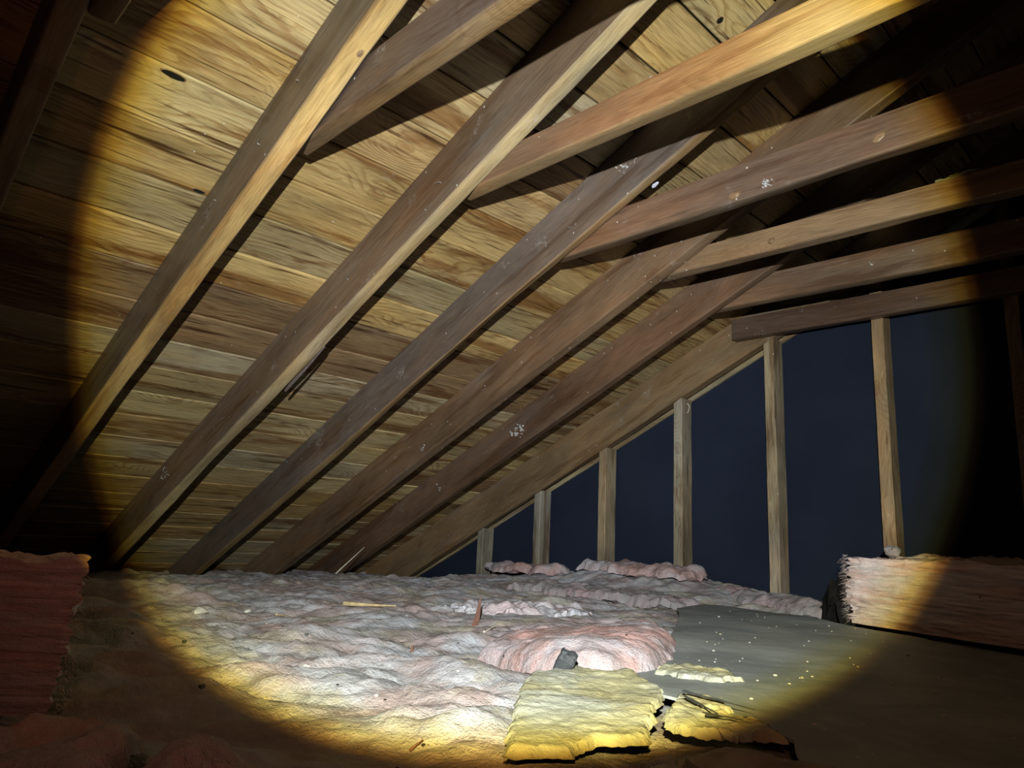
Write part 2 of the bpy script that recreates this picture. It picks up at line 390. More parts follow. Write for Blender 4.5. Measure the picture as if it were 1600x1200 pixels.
# ------------------------------------------------------------------ rafters
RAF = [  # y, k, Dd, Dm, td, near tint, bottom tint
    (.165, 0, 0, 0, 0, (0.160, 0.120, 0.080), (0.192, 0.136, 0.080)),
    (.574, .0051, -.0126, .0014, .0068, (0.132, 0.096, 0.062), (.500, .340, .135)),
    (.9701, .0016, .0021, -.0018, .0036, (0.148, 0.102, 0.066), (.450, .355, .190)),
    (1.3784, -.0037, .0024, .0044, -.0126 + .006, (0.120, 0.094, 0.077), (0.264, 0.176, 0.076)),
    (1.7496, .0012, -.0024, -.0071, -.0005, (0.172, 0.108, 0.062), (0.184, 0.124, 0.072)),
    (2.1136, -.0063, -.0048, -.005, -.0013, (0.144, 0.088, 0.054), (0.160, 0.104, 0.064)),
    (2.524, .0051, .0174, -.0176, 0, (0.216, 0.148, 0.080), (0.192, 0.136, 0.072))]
LAB = ['dim wooden rafter at the far left edge of the roof, outside the bright beam',
       'leftmost brightly lit rafter, grey brown side and wide golden underside with a chipped knot',
       'long rafter with pale underside and a loose bark sliver hanging under it',
       'grey weathered rafter with a small white scrap stuck to its underside',
       'reddish brown rafter between the grey weathered rafter and the rafter with the plaster splash',
       'dark brown rafter with a pale plaster splash, last one before the gable wall rafter',
       'ochre rafter against the dark gable wall, resting on top of the wall studs']
rafters = []
for i, (y, k, Dd, Dm, td, cn, cb) in enumerate(RAF):
    x0 = -3.98; x1 = RX - .02
    D = lambda x: D0 + Dd + Dm * (x + 1.56)
    yy = lambda x: y + k * (x + 1.56)
    A = Vector((x0, yy(x0), deck(x0) - D(x0))); B = Vector((x1, yy(x1), deck(x1) - D(x1)))
    top = lambda s: (0, 0, D(x0 + (x1 - x0) * s) - .0015)
    wane = None
    if i == 2: wane = lambda s: .012 * max(0, float(perlin(s * 9, 2.2))) + .010 * max(0, math.sin((s - .30) * 24)) * (1 if .30 < s < .43 else 0)
    if i == 3: wane = lambda s: .016 * max(0, math.sin((s - .38) * 9)) * (1 if .38 < s < .72 else 0)
    if i == 1: wane = lambda s: .007 * max(0, float(perlin(s * 20, 4.2)))
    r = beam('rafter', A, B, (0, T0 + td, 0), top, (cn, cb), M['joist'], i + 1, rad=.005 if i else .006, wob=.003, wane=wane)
    tag(r, LAB[i], 'rafter', 'rafters of the left roof slope'); rafters.append(r)
# bark sliver hanging from the second lit rafter
def sliver():
    r = rafters[2]; V = []; F = []; n = 16
    for i in range(n + 1):
        s = i / n; x = -1.98 + .20 * s; z = deck(x) - D0 - .002 - .015 * (1 - s) ** 1.3; wd = .010 * (1 - .8 * s) * (.5 + .5 * min(1, s * 5)) + .001
        y = .9701 + T0 + .001 + .004 * math.sin(s * 3)
        for (dy, dz) in ((-wd, .002), (0, -.002), (wd * .3, .0015), (-wd * .4, .004)): V.append(Vector((x, y + dy, z + dz + .002 * float(perlin(s * 8, 1.1)))) - r.location)
    for i in range(n):
        for q in range(4): F.append((i*4 + q, i*4 + (q+1) % 4, (i+1)*4 + (q+1) % 4, (i+1)*4 + q))
    F.append((3, 2, 1, 0)); F.append(tuple(n*4 + q for q in range(4)))
    o = mesh_obj('bark_sliver', V, F, simple('grey_bark', (.13, .10, .085), .8, .002, 60), parent=r); o['label'] = 'grey bark sliver peeling off the underside'
sliver()
# ridge board
o = beam('ridge_board', (RX - .016, -.85, CZ + SL * RX - .19), (RX - .016, 2.60, CZ + SL * RX - .19), (.032, 0, 0), lambda s: (0, 0, .175), ((.26, .18, .11),) * 2, M['joist'], 21, wob=.001, seg=.1)
tag(o, 'long ridge board at the peak of the roof where the rafters meet', 'ridge board')

# ------------------------------------------------------------------ collar ties
SC = .78
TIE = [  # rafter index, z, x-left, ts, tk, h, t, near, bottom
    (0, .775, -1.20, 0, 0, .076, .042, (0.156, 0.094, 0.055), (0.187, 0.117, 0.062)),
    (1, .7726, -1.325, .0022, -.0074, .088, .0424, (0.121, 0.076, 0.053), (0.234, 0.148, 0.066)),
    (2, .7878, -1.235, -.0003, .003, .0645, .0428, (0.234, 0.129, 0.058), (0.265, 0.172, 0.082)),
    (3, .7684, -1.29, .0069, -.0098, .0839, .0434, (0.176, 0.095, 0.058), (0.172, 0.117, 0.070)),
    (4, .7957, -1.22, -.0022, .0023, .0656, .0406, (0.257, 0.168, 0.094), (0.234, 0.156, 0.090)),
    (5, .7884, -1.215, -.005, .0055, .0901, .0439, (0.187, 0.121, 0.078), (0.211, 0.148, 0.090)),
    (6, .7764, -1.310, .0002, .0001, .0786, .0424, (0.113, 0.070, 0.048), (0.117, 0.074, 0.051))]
TL = ['dim collar tie at the top left corner, nearest the camera',
      'dark brown collar tie with an ochre streak, joined to the leftmost brightly lit rafter',
      'orange brown knotty collar tie running up to the top right corner of the photo',
      'wide reddish brown collar tie with a big oval knot near its right end',
      'tan collar tie with grey frayed fibres caught on its top edge',
      'brown collar tie just above the lowest one, with a white fleck on it',
      'lowest and darkest collar tie, its square cut left end showing, above the gable wall studs']
ties = []
for j, (ri, z, xl, ts, tk, h, tt, cn, cb) in enumerate(TIE):
    y, k, Dd, Dm, td = RAF[ri][:5]
    yb = (y + T0 + td + .0005) if j < 6 else (y - tt - .003)
    fy = lambda x: yb + tk * (x + .78); fz = lambda x: z + ts * (x + .78)
    xr = 2 * RX - xl; Ln = xr - xl
    A = Vector((xl, fy(xl), fz(xl))); B = Vector((xr, fy(xr), fz(xr)))
    def H(s, xl=xl, Ln=Ln, h=h, fz=fz, j=j):
        # cut to the roof slope at both ends
        x = xl + Ln * s; hh = h + (.013 * min(1, max(0, (s - .1) * 2.5)) if j == 2 else 0); return (0, 0, max(.006, min(hh, deck(x) - fz(x) - .004)))
    wane = None
    if j == 2: wane = lambda s: .010 * max(0, math.sin((s - .28) * 14)) * (1 if .28 < s < .5 else 0)
    if j == 3: wane = lambda s: .006 * max(0, float(perlin(s * 14, 6.3)))
    if j == 4: wane = lambda s: .010 * max(0, float(perlin(s * 12, 3.3)))
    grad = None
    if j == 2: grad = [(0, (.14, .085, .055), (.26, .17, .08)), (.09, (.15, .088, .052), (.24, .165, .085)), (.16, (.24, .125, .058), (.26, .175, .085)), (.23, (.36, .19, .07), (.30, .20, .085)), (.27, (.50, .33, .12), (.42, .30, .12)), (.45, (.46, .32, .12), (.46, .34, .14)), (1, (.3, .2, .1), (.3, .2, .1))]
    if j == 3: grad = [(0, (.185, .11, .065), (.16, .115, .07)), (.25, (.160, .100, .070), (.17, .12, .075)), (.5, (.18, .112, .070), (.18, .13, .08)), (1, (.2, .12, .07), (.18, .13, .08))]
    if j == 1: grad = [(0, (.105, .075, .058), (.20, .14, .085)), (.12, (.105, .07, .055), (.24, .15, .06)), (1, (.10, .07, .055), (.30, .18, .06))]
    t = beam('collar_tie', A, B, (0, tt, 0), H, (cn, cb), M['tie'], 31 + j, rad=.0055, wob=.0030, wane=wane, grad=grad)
    tag(t, TL[j], 'collar tie', 'collar ties across the attic'); ties.append(t)

# ------------------------------------------------------------------ gable wall: studs, sloping nailer, dark sheathing
GY = 2.530; SW = .041; SD = .076
XS = [-2.75, -2.367, -1.985, -1.6045, -1.210, -.8238, -.44, -.055, .33, .72, 1.1, 1.5]
def floor_at(x): return float(np.interp(x, [-3.2, -2.4, -1.9, 0], [-.30, -.30, -.30, -.30]))
SLAB = ['shortest wall stud, barely rising above the insulation at the left foot of the gable wall',
        'short weathered grey wall stud, second from the left at the gable wall',
        'tan wall stud, third from the left at the gable wall',
        'wall stud, fourth from the left, with a pale left edge',
        'stained wall stud with a white thread loop beside its top, fifth from the left',
        'tall tan wall stud under the left end of the lowest collar tie',
        'rightmost visible wall stud, rising behind the pink batt with a fluff ball at its foot',
        'unlit wall stud at the dark right edge of the gable wall']
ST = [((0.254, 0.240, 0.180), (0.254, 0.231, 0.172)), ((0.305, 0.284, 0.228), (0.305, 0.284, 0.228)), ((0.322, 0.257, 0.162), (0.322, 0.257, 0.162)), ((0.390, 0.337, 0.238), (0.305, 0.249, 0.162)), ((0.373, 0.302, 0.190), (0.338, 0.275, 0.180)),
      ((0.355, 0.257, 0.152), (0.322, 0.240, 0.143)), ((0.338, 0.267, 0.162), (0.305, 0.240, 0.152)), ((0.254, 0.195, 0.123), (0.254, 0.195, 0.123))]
def stud(x, i):
    under = lambda xx: deck(xx) - (D0 + .0174 - .0176 * (xx + 1.56) if xx < RX else D0)
    D5 = lambda xx: D0 + .0174 - .0176 * (xx + 1.56)
    zt0 = deck(x) - D5(x) if x < RX else deck(x) - D0; zt1 = deck(x + SW) - D5(x + SW) if x < RX else deck(x + SW) - D0
    zb = -.30; n = 26; V = []; G = []; C = []; F = []
    cn, cr = ST[min(i, 7)]; rr = .003
    out = [(0, 0), (.5, 0), (1, 0), (1, 0), (1, .5), (1, 1), (1, 1), (0, 1), (0, 1), (0, .5)]
    offs = [(rr, 0), (0, 0), (-rr, 0), (0, rr), (0, 0), (0, -rr), (-rr, 0), (rr, 0), (0, -rr), (0, rr)]; rr = .002
    cols = [cn, cn, cn, cr, cr, cr, cr, cr, cn, cn]
    tw = random.uniform(-.002, .002)
    for a in range(n + 1):
        s = a / n
        for q, ((u, v), (du, dv)) in enumerate(zip(out, offs)):
            X = x + u * SW + du; zt = zt0 + (zt1 - zt0) * u; z = zb + (zt - zb) * s
            wx = float(perlin(z * 4, i * 3.1, u)) * .0014 + float(perlin(z * 17, i * 5.1, v)) * .0007; wy = float(perlin(z * 4, i * 6.1, v)) * .0012
            V.append((X + wx - x, v * SD + dv + wy * (1 - v), z - zb)); G.append((z + i * 5.7, u * SW + du + i * 3.3, v * SD + dv + i)); m = 1 + .3 * float(perlin(z * 5, i * 8.1)); C.append((*[min(1, c * m) for c in cols[q]], 1))
    m_ = len(out)
    for a in range(n):
        for q in range(m_): F.append((a*m_ + q, a*m_ + (q+1) % m_, (a+1)*m_ + (q+1) % m_, (a+1)*m_ + q))
    F.append(tuple(range(m_))[::-1]); F.append(tuple(n*m_ + q for q in range(m_)))
    o = mesh_obj('wall_stud', V, F, M['stud'], loc=(x, GY, zb), attrs={'gco': ('FLOAT_VECTOR', G), 'tint': ('FLOAT_COLOR', C)})
    return o
studs = []
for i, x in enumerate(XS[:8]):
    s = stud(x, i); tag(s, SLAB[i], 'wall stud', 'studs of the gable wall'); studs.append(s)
# nailer board behind the studs, following the rafter
def nz(x): return .801 + (x + 1.108) * .4775
o = beam('nailer_board', (-3.5, GY + SD + .001, nz(-3.5)), (RX - .02, GY + SD + .001, nz(RX - .02)), (0, .014, 0), lambda s: (0, 0, .085), ((.33, .28, .17), (.33, .28, .17)), M['stud'], 55, rad=.002, wob=.0015)
tag(o, 'thin grey sloping board behind the tops of the wall studs, under the ochre gable rafter', 'board')
# wall
WY = GY + SD + .0165
V = []; F = []
seams = [-.4, .58, 1.9]
xl, xr = -4.4, 2 * RX + 4.4
V = [(xl, WY, -.5), (xr, WY, -.5), (xr, WY, deck(xr) - .001 + .01), (RX, WY, deck(RX) + .01), (xl, WY, deck(xl) + .01)]
V += [(a, b + .02, c) for a, b, c in V]
F = [(0, 1, 2, 3, 4), (9, 8, 7, 6, 5), (0, 5, 6, 1), (1, 6, 7, 2), (2, 7, 8, 3), (3, 8, 9, 4), (4, 9, 5, 0)]
wl = mesh_obj('wall_back', V, F, M['wall'], smooth=False); tag(wl, kind='structure')
# lap of the building paper: a thin strip step in the wall sheet
b = mesh_obj('paper_lap', [(xl + 3.0, WY - .0015, -.3), (1.2, WY - .0015, -.3), (1.2, WY - .0015, .568), (xl + 3.0, WY - .0015, .560), (xl + 3.0, WY - .0001, -.3), (1.2, WY - .0001, -.3), (1.2, WY - .0001, .568), (xl + 3.0, WY - .0001, .560)],
             [(0, 1, 2, 3), (3, 2, 6, 7), (0, 3, 7, 4), (1, 5, 6, 2), (0, 4, 5, 1), (4, 7, 6, 5)], M['wall'], parent=wl, smooth=False)
fl = mesh_obj('floor', [(-4.4, -.9, -.31), (2.2, -.9, -.31), (2.2, 2.66, -.31), (-4.4, 2.66, -.31), (-4.4, -.9, -.33), (2.2, -.9, -.33), (2.2, 2.66, -.33), (-4.4, 2.66, -.33)],
              [(0, 1, 2, 3), (7, 6, 5, 4), (0, 4, 5, 1), (1, 5, 6, 2), (2, 6, 7, 3), (3, 7, 4, 0)], M['floor'], smooth=False)
tag(fl, kind='structure')

# ------------------------------------------------------------------ insulation blanket: one continuous layer on the floor
def lumps(x, y, a=1.0):
    u = .80 * x + .60 * y; v = -.60 * x + .80 * y     # folds run roughly across the view
    wx = .06 * perlin(x * 3, y * 3, 4.4); wy = .06 * perlin(x * 3, y * 3, 8.8)
    h = .020 * perlin(x * 1.5, y * 1.5, 1.0)
    h = h + .042 * (np.sqrt(perlin((u + wx) * 2.8, (v + wy) * 5.6, 2.0)**2 + .001) - .25)
    h = h + .024 * (np.sqrt(perlin((u + wx) * 6.5, (v + wy) * 11, 3.0)**2 + .002) - .25)
    h = h + .012 * (np.abs(perlin((u + wx) * 14, v * 24, 5.0)) - .25)
    h = h + .0045 * (np.abs(perlin((u + wx) * 34, (v + wy) * 44, 9.0)) - .25) + .0018 * perlin(u * 62, v * 70, 6.0) + .0010 * perlin(x * 110, y * 110, 7.0)
    return h * a
def H0(x, y):
    x = np.asarray(x, float); y = np.asarray(y, float)
    base = -.205 - .035 * sstep(-2.4, -3.5, x) + .0 * y
    g = np.interp(x, [-3.3, -2.92, -2.64, -2.34, -2.185, -2.0, -1.74, -1.56, -1.45, -1.32, -1.2, -.98, 0], [-.262, -.25, -.205, -.175, -.135, -.130, -.104, -.110, -.12, -.136, -.165, -.18, -.19])
    t = sstep(1.95, 2.46, y); base = base * (1 - t) + g * t
    h = base + lumps(x, y, .95)
    # ground under the grey paper kept low so the sheet lies clear of it
    m = sstep(.10, -.02, sd_poly(x, y, SHEET)); h = h * (1 - m) + np.minimum(h, -.207) * m
    for PP, zz in ((YEL, -.194), (Y2, -.192), (LUMP, -.226), (RBF, -.190), (LBF, -.212)):
        m = sstep(.03, -.01, sd_poly(x, y, PP)) * (sstep(-1.08, -.92, x) if PP is LUMP else 1); h = h * (1 - m) + np.minimum(h, zz) * m
    return h
def sd_poly(x, y, P):
    """signed distance to polygon, negative inside"""
    x = np.asarray(x, float); y = np.asarray(y, float); d = np.full(np.broadcast(x, y).shape, 9e9); ins = np.zeros(d.shape, bool); n = len(P)
    for i in range(n):
        ax, ay = P[i]; bx, by = P[(i + 1) % n]; ex, ey = bx - ax, by - ay
        t = np.clip(((x - ax) * ex + (y - ay) * ey) / (ex * ex + ey * ey + 1e-12), 0, 1)
        d = np.minimum(d, np.hypot(x - ax - t * ex, y - ay - t * ey))
        c = ((ay > y) != (by > y)) & (x < (bx - ax) * (y - ay) / ((by - ay) if by != ay else 1e-12) + ax); ins ^= c
    return np.where(ins, -d, d)
SHEET = [(-1.19, 1.90), (-1.235, 2.12), (-1.116, 2.12), (-1.037, 2.12), (-.873, 2.03), (-.729, 1.93), (-.32, 1.78), (.35, 1.60), (.62, 1.0), (.42, .42), (-.10, .46), (-.27, .62), (-.325, .721), (-.383, .76), (-.483, .793), (-.56, .79), (-.64, .80), (-.70, .84), (-.72, .95), (-.793, 1.235), (-1.056, 1.697)]
LUMP = [(-1.10, 1.05), (-1.36, 1.32), (-1.50, 1.60), (-1.36, 1.70), (-1.16, 1.64), (-.93, 1.43), (-.80, 1.28), (-.70, 1.12), (-.655, .99), (-.675, .90), (-.76, .865), (-.875, .882), (-.968, .905)]
YEL = [(-.664, .706), (-.696, .758), (-.684, .779), (-.73, .860), (-.641, .826), (-.625, .870), (-.528, .818), (-.492, .749), (-.446, .667), (-.408, .602), (-.419, .566), (-.433, .556), (-.422, .511), (-.437, .484), (-.457, .462), (-.546, .564)]
Y2 = [(-.50, .805), (-.455, .812), (-.425, .790), (-.428, .750), (-.375, .750), (-.33, .715), (-.365, .672), (-.415, .655), (-.445, .690), (-.47, .735)]
RBF = [(-.745, 1.97), (.25, 1.56), (.39, 1.90), (-.60, 2.32)]
LBF = [(-.875, .25), (-1.24, -.12), (-1.32, -.10), (-.965, .27)]
def zsheet(x, y):
    x = np.asarray(x, float); y = np.asarray(y, float)
    return -.182 + .010 * perlin(x * 1.6, y * 1.6, 2.5) + .006 * perlin(x * 5, y * 5, 1.5) + .0006 * perlin(x * 22, y * 22, .5) - .016 * sstep(-.45, -.80, x) * sstep(1.3, .8, y)

def grid_obj(name, x0, x1, y0, y1, step, hf, mat, zb=-.305):
    nx = int((x1 - x0) / step) + 1; ny = int((y1 - y0) / step) + 1
    X, Y = np.meshgrid(np.linspace(x0, x1, nx), np.linspace(y0, y1, ny)); Z = hf(X, Y)
    V = np.stack([X, Y, Z], -1).reshape(-1, 3).tolist()
    i = np.arange(nx * ny).reshape(ny, nx)
    F = np.stack([i[:-1, :-1], i[:-1, 1:], i[1:, 1:], i[1:, :-1]], -1).reshape(-1, 4).tolist()
    # skirt down to the floor
    ring = list(i[0, :]) + list(i[1:, -1]) + list(i[-1, :-1][::-1]) + list(i[1:-1, 0][::-1]); b = len(V)
    for r in ring: V.append((V[r][0], V[r][1], zb))
    m = len(ring)
    for k in range(m): F.append((ring[k], b + k, b + (k + 1) % m, ring[(k + 1) % m]))
    return mesh_obj(name, V, F, mat)
# near piece, middle, far strip share the same surface
bl = grid_obj('insulation_blanket', -3.70, .9, -.55, 2.515, .0085, H0, M['wool'])
tag(bl, 'rumpled dusty pink and grey fiberglass insulation blanket covering the attic floor', 'insulation')

# ------------------------------------------------------------------ patches: free-form pieces lying on it
def patch(name, P, step, top, thick, mat, edge=.006, round_=.0, parent=None, jag=30, zfun=None):
    """piece with outline P; top(x,y) surface height; thick: thickness; round_: edge radius"""
    P = list(P); xs = [p[0] for p in P]; ys = [p[1] for p in P]
    nx = int((max(xs) - min(xs) + .04) / step) + 2; ny = int((max(ys) - min(ys) + .04) / step) + 2
    X, Y = np.meshgrid(min(xs) - .02 + step * np.arange(nx), min(ys) - .02 + step * np.arange(ny))
    def sdf(x, y): return sd_poly(x, y, P) + edge * (perlin(x * jag, y * jag, 3.3) + .5 * perlin(x * jag * 2.6, y * jag * 2.6, 7.1))
    S = sdf(X, Y); e = 1e-3; gx = (sdf(X + e, Y) - sdf(X - e, Y)) / (2*e); gy = (sdf(X, Y + e) - sdf(X, Y - e)) / (2*e); g2 = gx*gx + gy*gy + 1e-9
    near = np.abs(S) < step * .75
    X2 = np.where(near, X - np.clip(S * gx / g2, -step*.7, step*.7), X); Y2 = np.where(near, Y - np.clip(S * gy / g2, -step*.7, step*.7), Y)
    S2 = np.where(near, 0, S); keep = (S2 <= 0)
    r = np.clip(-S2 / max(round_, 1e-6), 0, 1) if round_ > 0 else np.ones_like(S)
    prof = np.sqrt(np.clip(1 - (1 - r) ** 2, 0, 1))
    Zt = top(X2, Y2); Zb = Zt - thick
    Zt = Zb + (Zt - Zb) * (prof if round_ > 0 else 1.0)
    q = keep[:-1, :-1] & keep[:-1, 1:] & keep[1:, 1:] & keep[1:, :-1]
    idx = -np.ones(X.shape, int); used = np.zeros(X.shape, bool)
    used[:-1, :-1] |= q; used[:-1, 1:] |= q; used[1:, 1:] |= q; used[1:, :-1] |= q
    idx[used] = np.arange(used.sum()); n = used.sum()
    V = np.concatenate([np.stack([X2[used], Y2[used], Zt[used]], -1), np.stack([X2[used], Y2[used], Zb[used] - (.0004)], -1)])
    J, I = np.nonzero(q); F = []; ec = {}
    for j, i in zip(J, I):
        f = (idx[j, i], idx[j, i+1], idx[j+1, i+1], idx[j+1, i]); F.append(f); F.append(tuple(a + n for a in f[::-1]))
        for k in range(4):
            a, b = f[k], f[(k+1) % 4]
            if (b, a) in ec: del ec[(b, a)]
            else: ec[(a, b)] = 1
    for (a, b) in ec: F.append((b, a, a + n, b + n))
    c = V.mean(0); V = V - c
    return mesh_obj(name, V.tolist(), F, mat, parent, loc=tuple(c))

sh = patch('insulation_facing_sheet', SHEET, .012, zsheet, .003, M['sheet'], edge=.004, jag=16)
tag(sh, 'large smooth dark grey dusty paper facing sheet spread over the insulation, lower right', 'facing sheet')

# thick torn batt whose rounded end lies on the grey sheet
def zl(x, y):
    d = -sd_poly(x, y, LUMP); u = .80 * x + .60 * y; v = -.60 * x + .80 * y
    return -.208 + .040 * sstep(-1.15, -.78, x) + .018 * (np.abs(perlin(u * 4, v * 9, 1.7)) - .2) * 1.6 + .010 * (np.abs(perlin(u * 12, v * 22, 2.7)) - .2) + .004 * perlin(u * 40, v * 40, 3) + .010 * sstep(-.95, -.72, x)
lm = patch('insulation_batt', LUMP, .006, zl, .050, M['woolpink'], edge=.010, round_=.055, jag=18)
tag(lm, 'torn pink insulation batt with a rounded orange tinted end overlapping the grey paper sheet', 'insulation')
# strip of batt pieces heaped along the gable wall
def gstrip(name, P, zt, mat, label, seed, th=.034):
    def f(x, y): return np.maximum(zt + .020 * (np.abs(perlin(x * 9 + seed, y * 12, 1.7)) - .2) * 1.5 + .010 * (np.abs(perlin(x * 24, y * 30 + seed, 2.7)) - .2) + .003 * perlin(x * 60, y * 60, 3), H0(x, y) + .010)
    o = patch(name, P, .008, f, th, mat, edge=.022, round_=.05, jag=13); tag(o, label, 'insulation', 'torn batt pieces along the gable wall'); return o
gstrip('insulation_scrap', [(-2.52, 2.36), (-2.30, 2.30), (-2.05, 2.31), (-2.02, 2.44), (-2.2, 2.505), (-2.5, 2.50)], -.125, M['woolpink'], 'pink torn insulation piece at the foot of the third wall stud from the left', 3.1)
gstrip('insulation_scrap', [(-1.93, 2.33), (-1.70, 2.28), (-1.40, 2.27), (-1.36, 2.40), (-1.5, 2.50), (-1.9, 2.505)], -.088, M['woolpink'], 'bright pink torn insulation roll between the fourth and fifth wall studs', 5.7)
gstrip('insulation_scrap', [(-1.34, 2.32), (-1.12, 2.24), (-.90, 2.13), (-.80, 2.18), (-.92, 2.33), (-1.28, 2.45)], -.152, M['woolgrey'], 'grey pink insulation shreds behind the far edge of the grey paper sheet', 8.3)
gstrip('insulation_scrap', [(-2.0, 2.02), (-1.7, 1.96), (-1.3, 2.0), (-1.22, 2.10), (-1.4, 2.18), (-1.95, 2.16)], -.168, M['woolgrey'], 'low grey ridge of insulation in front of the fifth wall stud', 11.3)
# pale fluffy tuft near the middle
o = patch('insulation_tuft', [(-1.60, 1.36), (-1.52, 1.62), (-1.38, 1.72), (-1.28, 1.62), (-1.34, 1.42), (-1.46, 1.30)], .006, lambda x, y: H0(x, y) + .014 + .022 * (np.abs(perlin(x * 18, y * 18, 4)) - .1) + .007 * perlin(x * 45, y * 45, 5) + .003 * perlin(x * 110, y * 110, 6), .026, fluff('pale_fluff', ((.74, .73, .77), (.70, .58, .60), (.70, .71, .77)), .1), edge=.030, round_=.06, jag=26)
tag(o, 'pale bluish white fluffy tuft of insulation rising behind the torn pink batt', 'insulation')

# yellow torn pieces
def zy(x, y):
    u = .80 * x + .60 * y; v = -.60 * x + .80 * y
    return -.173 + .007 * perlin(u * 7, v * 8, 4.0) + .004 * (np.abs(perlin(u * 22 + .4 * perlin(x * 20, y * 20), v * 26, 2.0)) - .2) + .0012 * perlin(x * 110, y * 110, 1)
o = patch('yellow_insulation_sheet', YEL, .004, zy, .008, M['yellow'], edge=.005, round_=.008, jag=40)
tag(o, 'large torn pale yellow insulation piece with ragged edges at the bottom middle', 'insulation')
o = patch('yellow_insulation_scrap', Y2, .004, lambda x, y: zy(x, y) - .003 + .005 * (np.abs(perlin(x * 50, y * 50, 2.2))), .007, M['yellow'], edge=.009, round_=.004, jag=45)
tag(o, 'shredded yellow scrap with dark cracks at the right side of the large yellow piece', 'insulation')
Y3 = [(-.64, .965), (-.668, 1.02), (-.615, 1.03), (-.56, 1.035), (-.515, .985), (-.535, .955), (-.589, .952)]
o = patch('yellow_insulation_strip', Y3, .004, lambda x, y: zsheet(x, y) + .005 + .005 * np.abs(perlin(x * 60, y * 60, 2.2)), .006, M['yellow'], edge=.008, round_=.004, jag=45)
tag(o, 'narrow frayed yellow strip on the grey sheet beside the torn end of the pink batt', 'insulation')

# ------------------------------------------------------------------ thick cut batts left and right
def box_batt(name, c0, du, dv, L, Wd, Hh, mat, label, step=.0075, amp=.010, seed=0.0, taper=0.0, grey=None):
    du = np.array(du) / np.linalg.norm(du); dv = np.array(dv) / np.linalg.norm(dv); V = []; F = []; key = {}
    n = [max(2, int(L / step)), max(2, int(Wd / (step * 2.5))), max(2, int(Hh / (step * .6)))]
    def vid(i, j, k):
        if (i, j, k) not in key: key[(i, j, k)] = len(V); V.append((i / n[0], j / n[1], k / n[2]))
        return key[(i, j, k)]
    for i in range(n[0]):
        for j in range(n[1]):
            F.append([vid(i, j, n[2]), vid(i+1, j, n[2]), vid(i+1, j+1, n[2]), vid(i, j+1, n[2])]); F.append([vid(i, j, 0), vid(i, j+1, 0), vid(i+1, j+1, 0), vid(i+1, j, 0)])
        for k in range(n[2]):
            F.append([vid(i, 0, k), vid(i+1, 0, k), vid(i+1, 0, k+1), vid(i, 0, k+1)]); F.append([vid(i, n[1], k), vid(i, n[1], k+1), vid(i+1, n[1], k+1), vid(i+1, n[1], k)])
    for j in range(n[1]):
        for k in range(n[2]):
            F.append([vid(0, j, k), vid(0, j, k+1), vid(0, j+1, k+1), vid(0, j+1, k)]); F.append([vid(n[0], j, k), vid(n[0], j+1, k), vid(n[0], j+1, k+1), vid(n[0], j, k+1)])
    Q = np.array(V); u, v, h = Q[:, 0], Q[:, 1], Q[:, 2]
    out = np.stack([(2*u - 1) ** 9, (2*v - 1) ** 9, (2*h - 1) ** 9], -1); out /= np.linalg.norm(out, axis=1)[:, None] + .05
    X = u * L; Y = v * Wd; Z = h * Hh
    lay = .62 * (np.abs(perlin(X * 7 + seed, Y * 7, Z * 85)) - .2) + .5 * perlin(X * 22 + seed, Y * 22, Z * 150) * .5 + .8 * perlin(X * 3 + seed, Y * 3, Z * 30) * .6
    d = amp * lay * (1 + 1.2 * (u < .03) + 1.2 * (u > .97)); top = (h > .98) * (.013 * fbm(X * 9, Y * 9, seed) + .006 * perlin(X * 60, Y * 60))
    bott = (h < .02)
    dd = d[:, None] * out; dd[:, 2] *= .4
    X = X + dd[:, 0]; Y = Y + dd[:, 1]; Z = Z + np.where(bott, 0, dd[:, 2] + top)
    Z = np.maximum(Z, 0)
    wavy = taper * (Z - Hh * .5)
    Wp = np.array(c0)[None] + du[None] * (X + wavy)[:, None] + dv[None] * Y[:, None]; Wp[:, 2] += Z
    o = mesh_obj(name, (Wp - np.array(c0)).tolist(), F, mat, loc=c0)
    tag(o, label, 'insulation', 'thick cut insulation batts'); return o
def fibers(parent, base_pts, dirs, n, ln, mat, rad=.0004, seed=1):
    R = random.Random(seed); V = []; F = []
    for i in range(n):
        p, nrm = base_pts(R), Vector(dirs).normalized(); dr = (nrm + Vector((R.uniform(-.6, .6), R.uniform(-.6, .6), R.uniform(-.5, .5)))).normalized(); l = ln * R.uniform(.3, 1); b = len(V)
        side = dr.cross(Vector((0, 0, 1))).normalized() * rad; up = dr.cross(side).normalized() * rad; droop = Vector((0, 0, -1)) * l * R.uniform(0, .4)
        for s in (0, .5, 1):
            c = p + dr * l * s + droop * s * s; t = 1 - .7 * s
            V += [c + side * t, c + up * t, c - side * t]
        for s in (0, 1):
            for q in range(3): F.append((b + s*3 + q, b + s*3 + (q+1) % 3, b + s*3 + 3 + (q+1) % 3, b + s*3 + 3 + q))
        F.append((b, b+2, b+1)); F.append((b+6, b+7, b+8))
    o = mesh_obj('loose_fibers', V, F, mat, parent); o['kind'] = 'stuff'; return o
RB0 = (-.729, 1.965, -.176)
rb = box_batt('cut_insulation_batt', RB0, (.393, -.158, 0), (.373, .928, 0), 1.05, .34, .166, M['cut'], 'pink cut insulation batt on the grey sheet at the right, half lit by the beam', seed=2.2, step=.006, amp=.018)
fibers(rb, lambda R: Vector((R.uniform(-.006, .004), R.uniform(-.003, .012), R.uniform(.004, .168))), (-1, -.1, 0), 150, .022, M['cut'], .0006, 5)
LB0 = (-.884, .240, -.205)
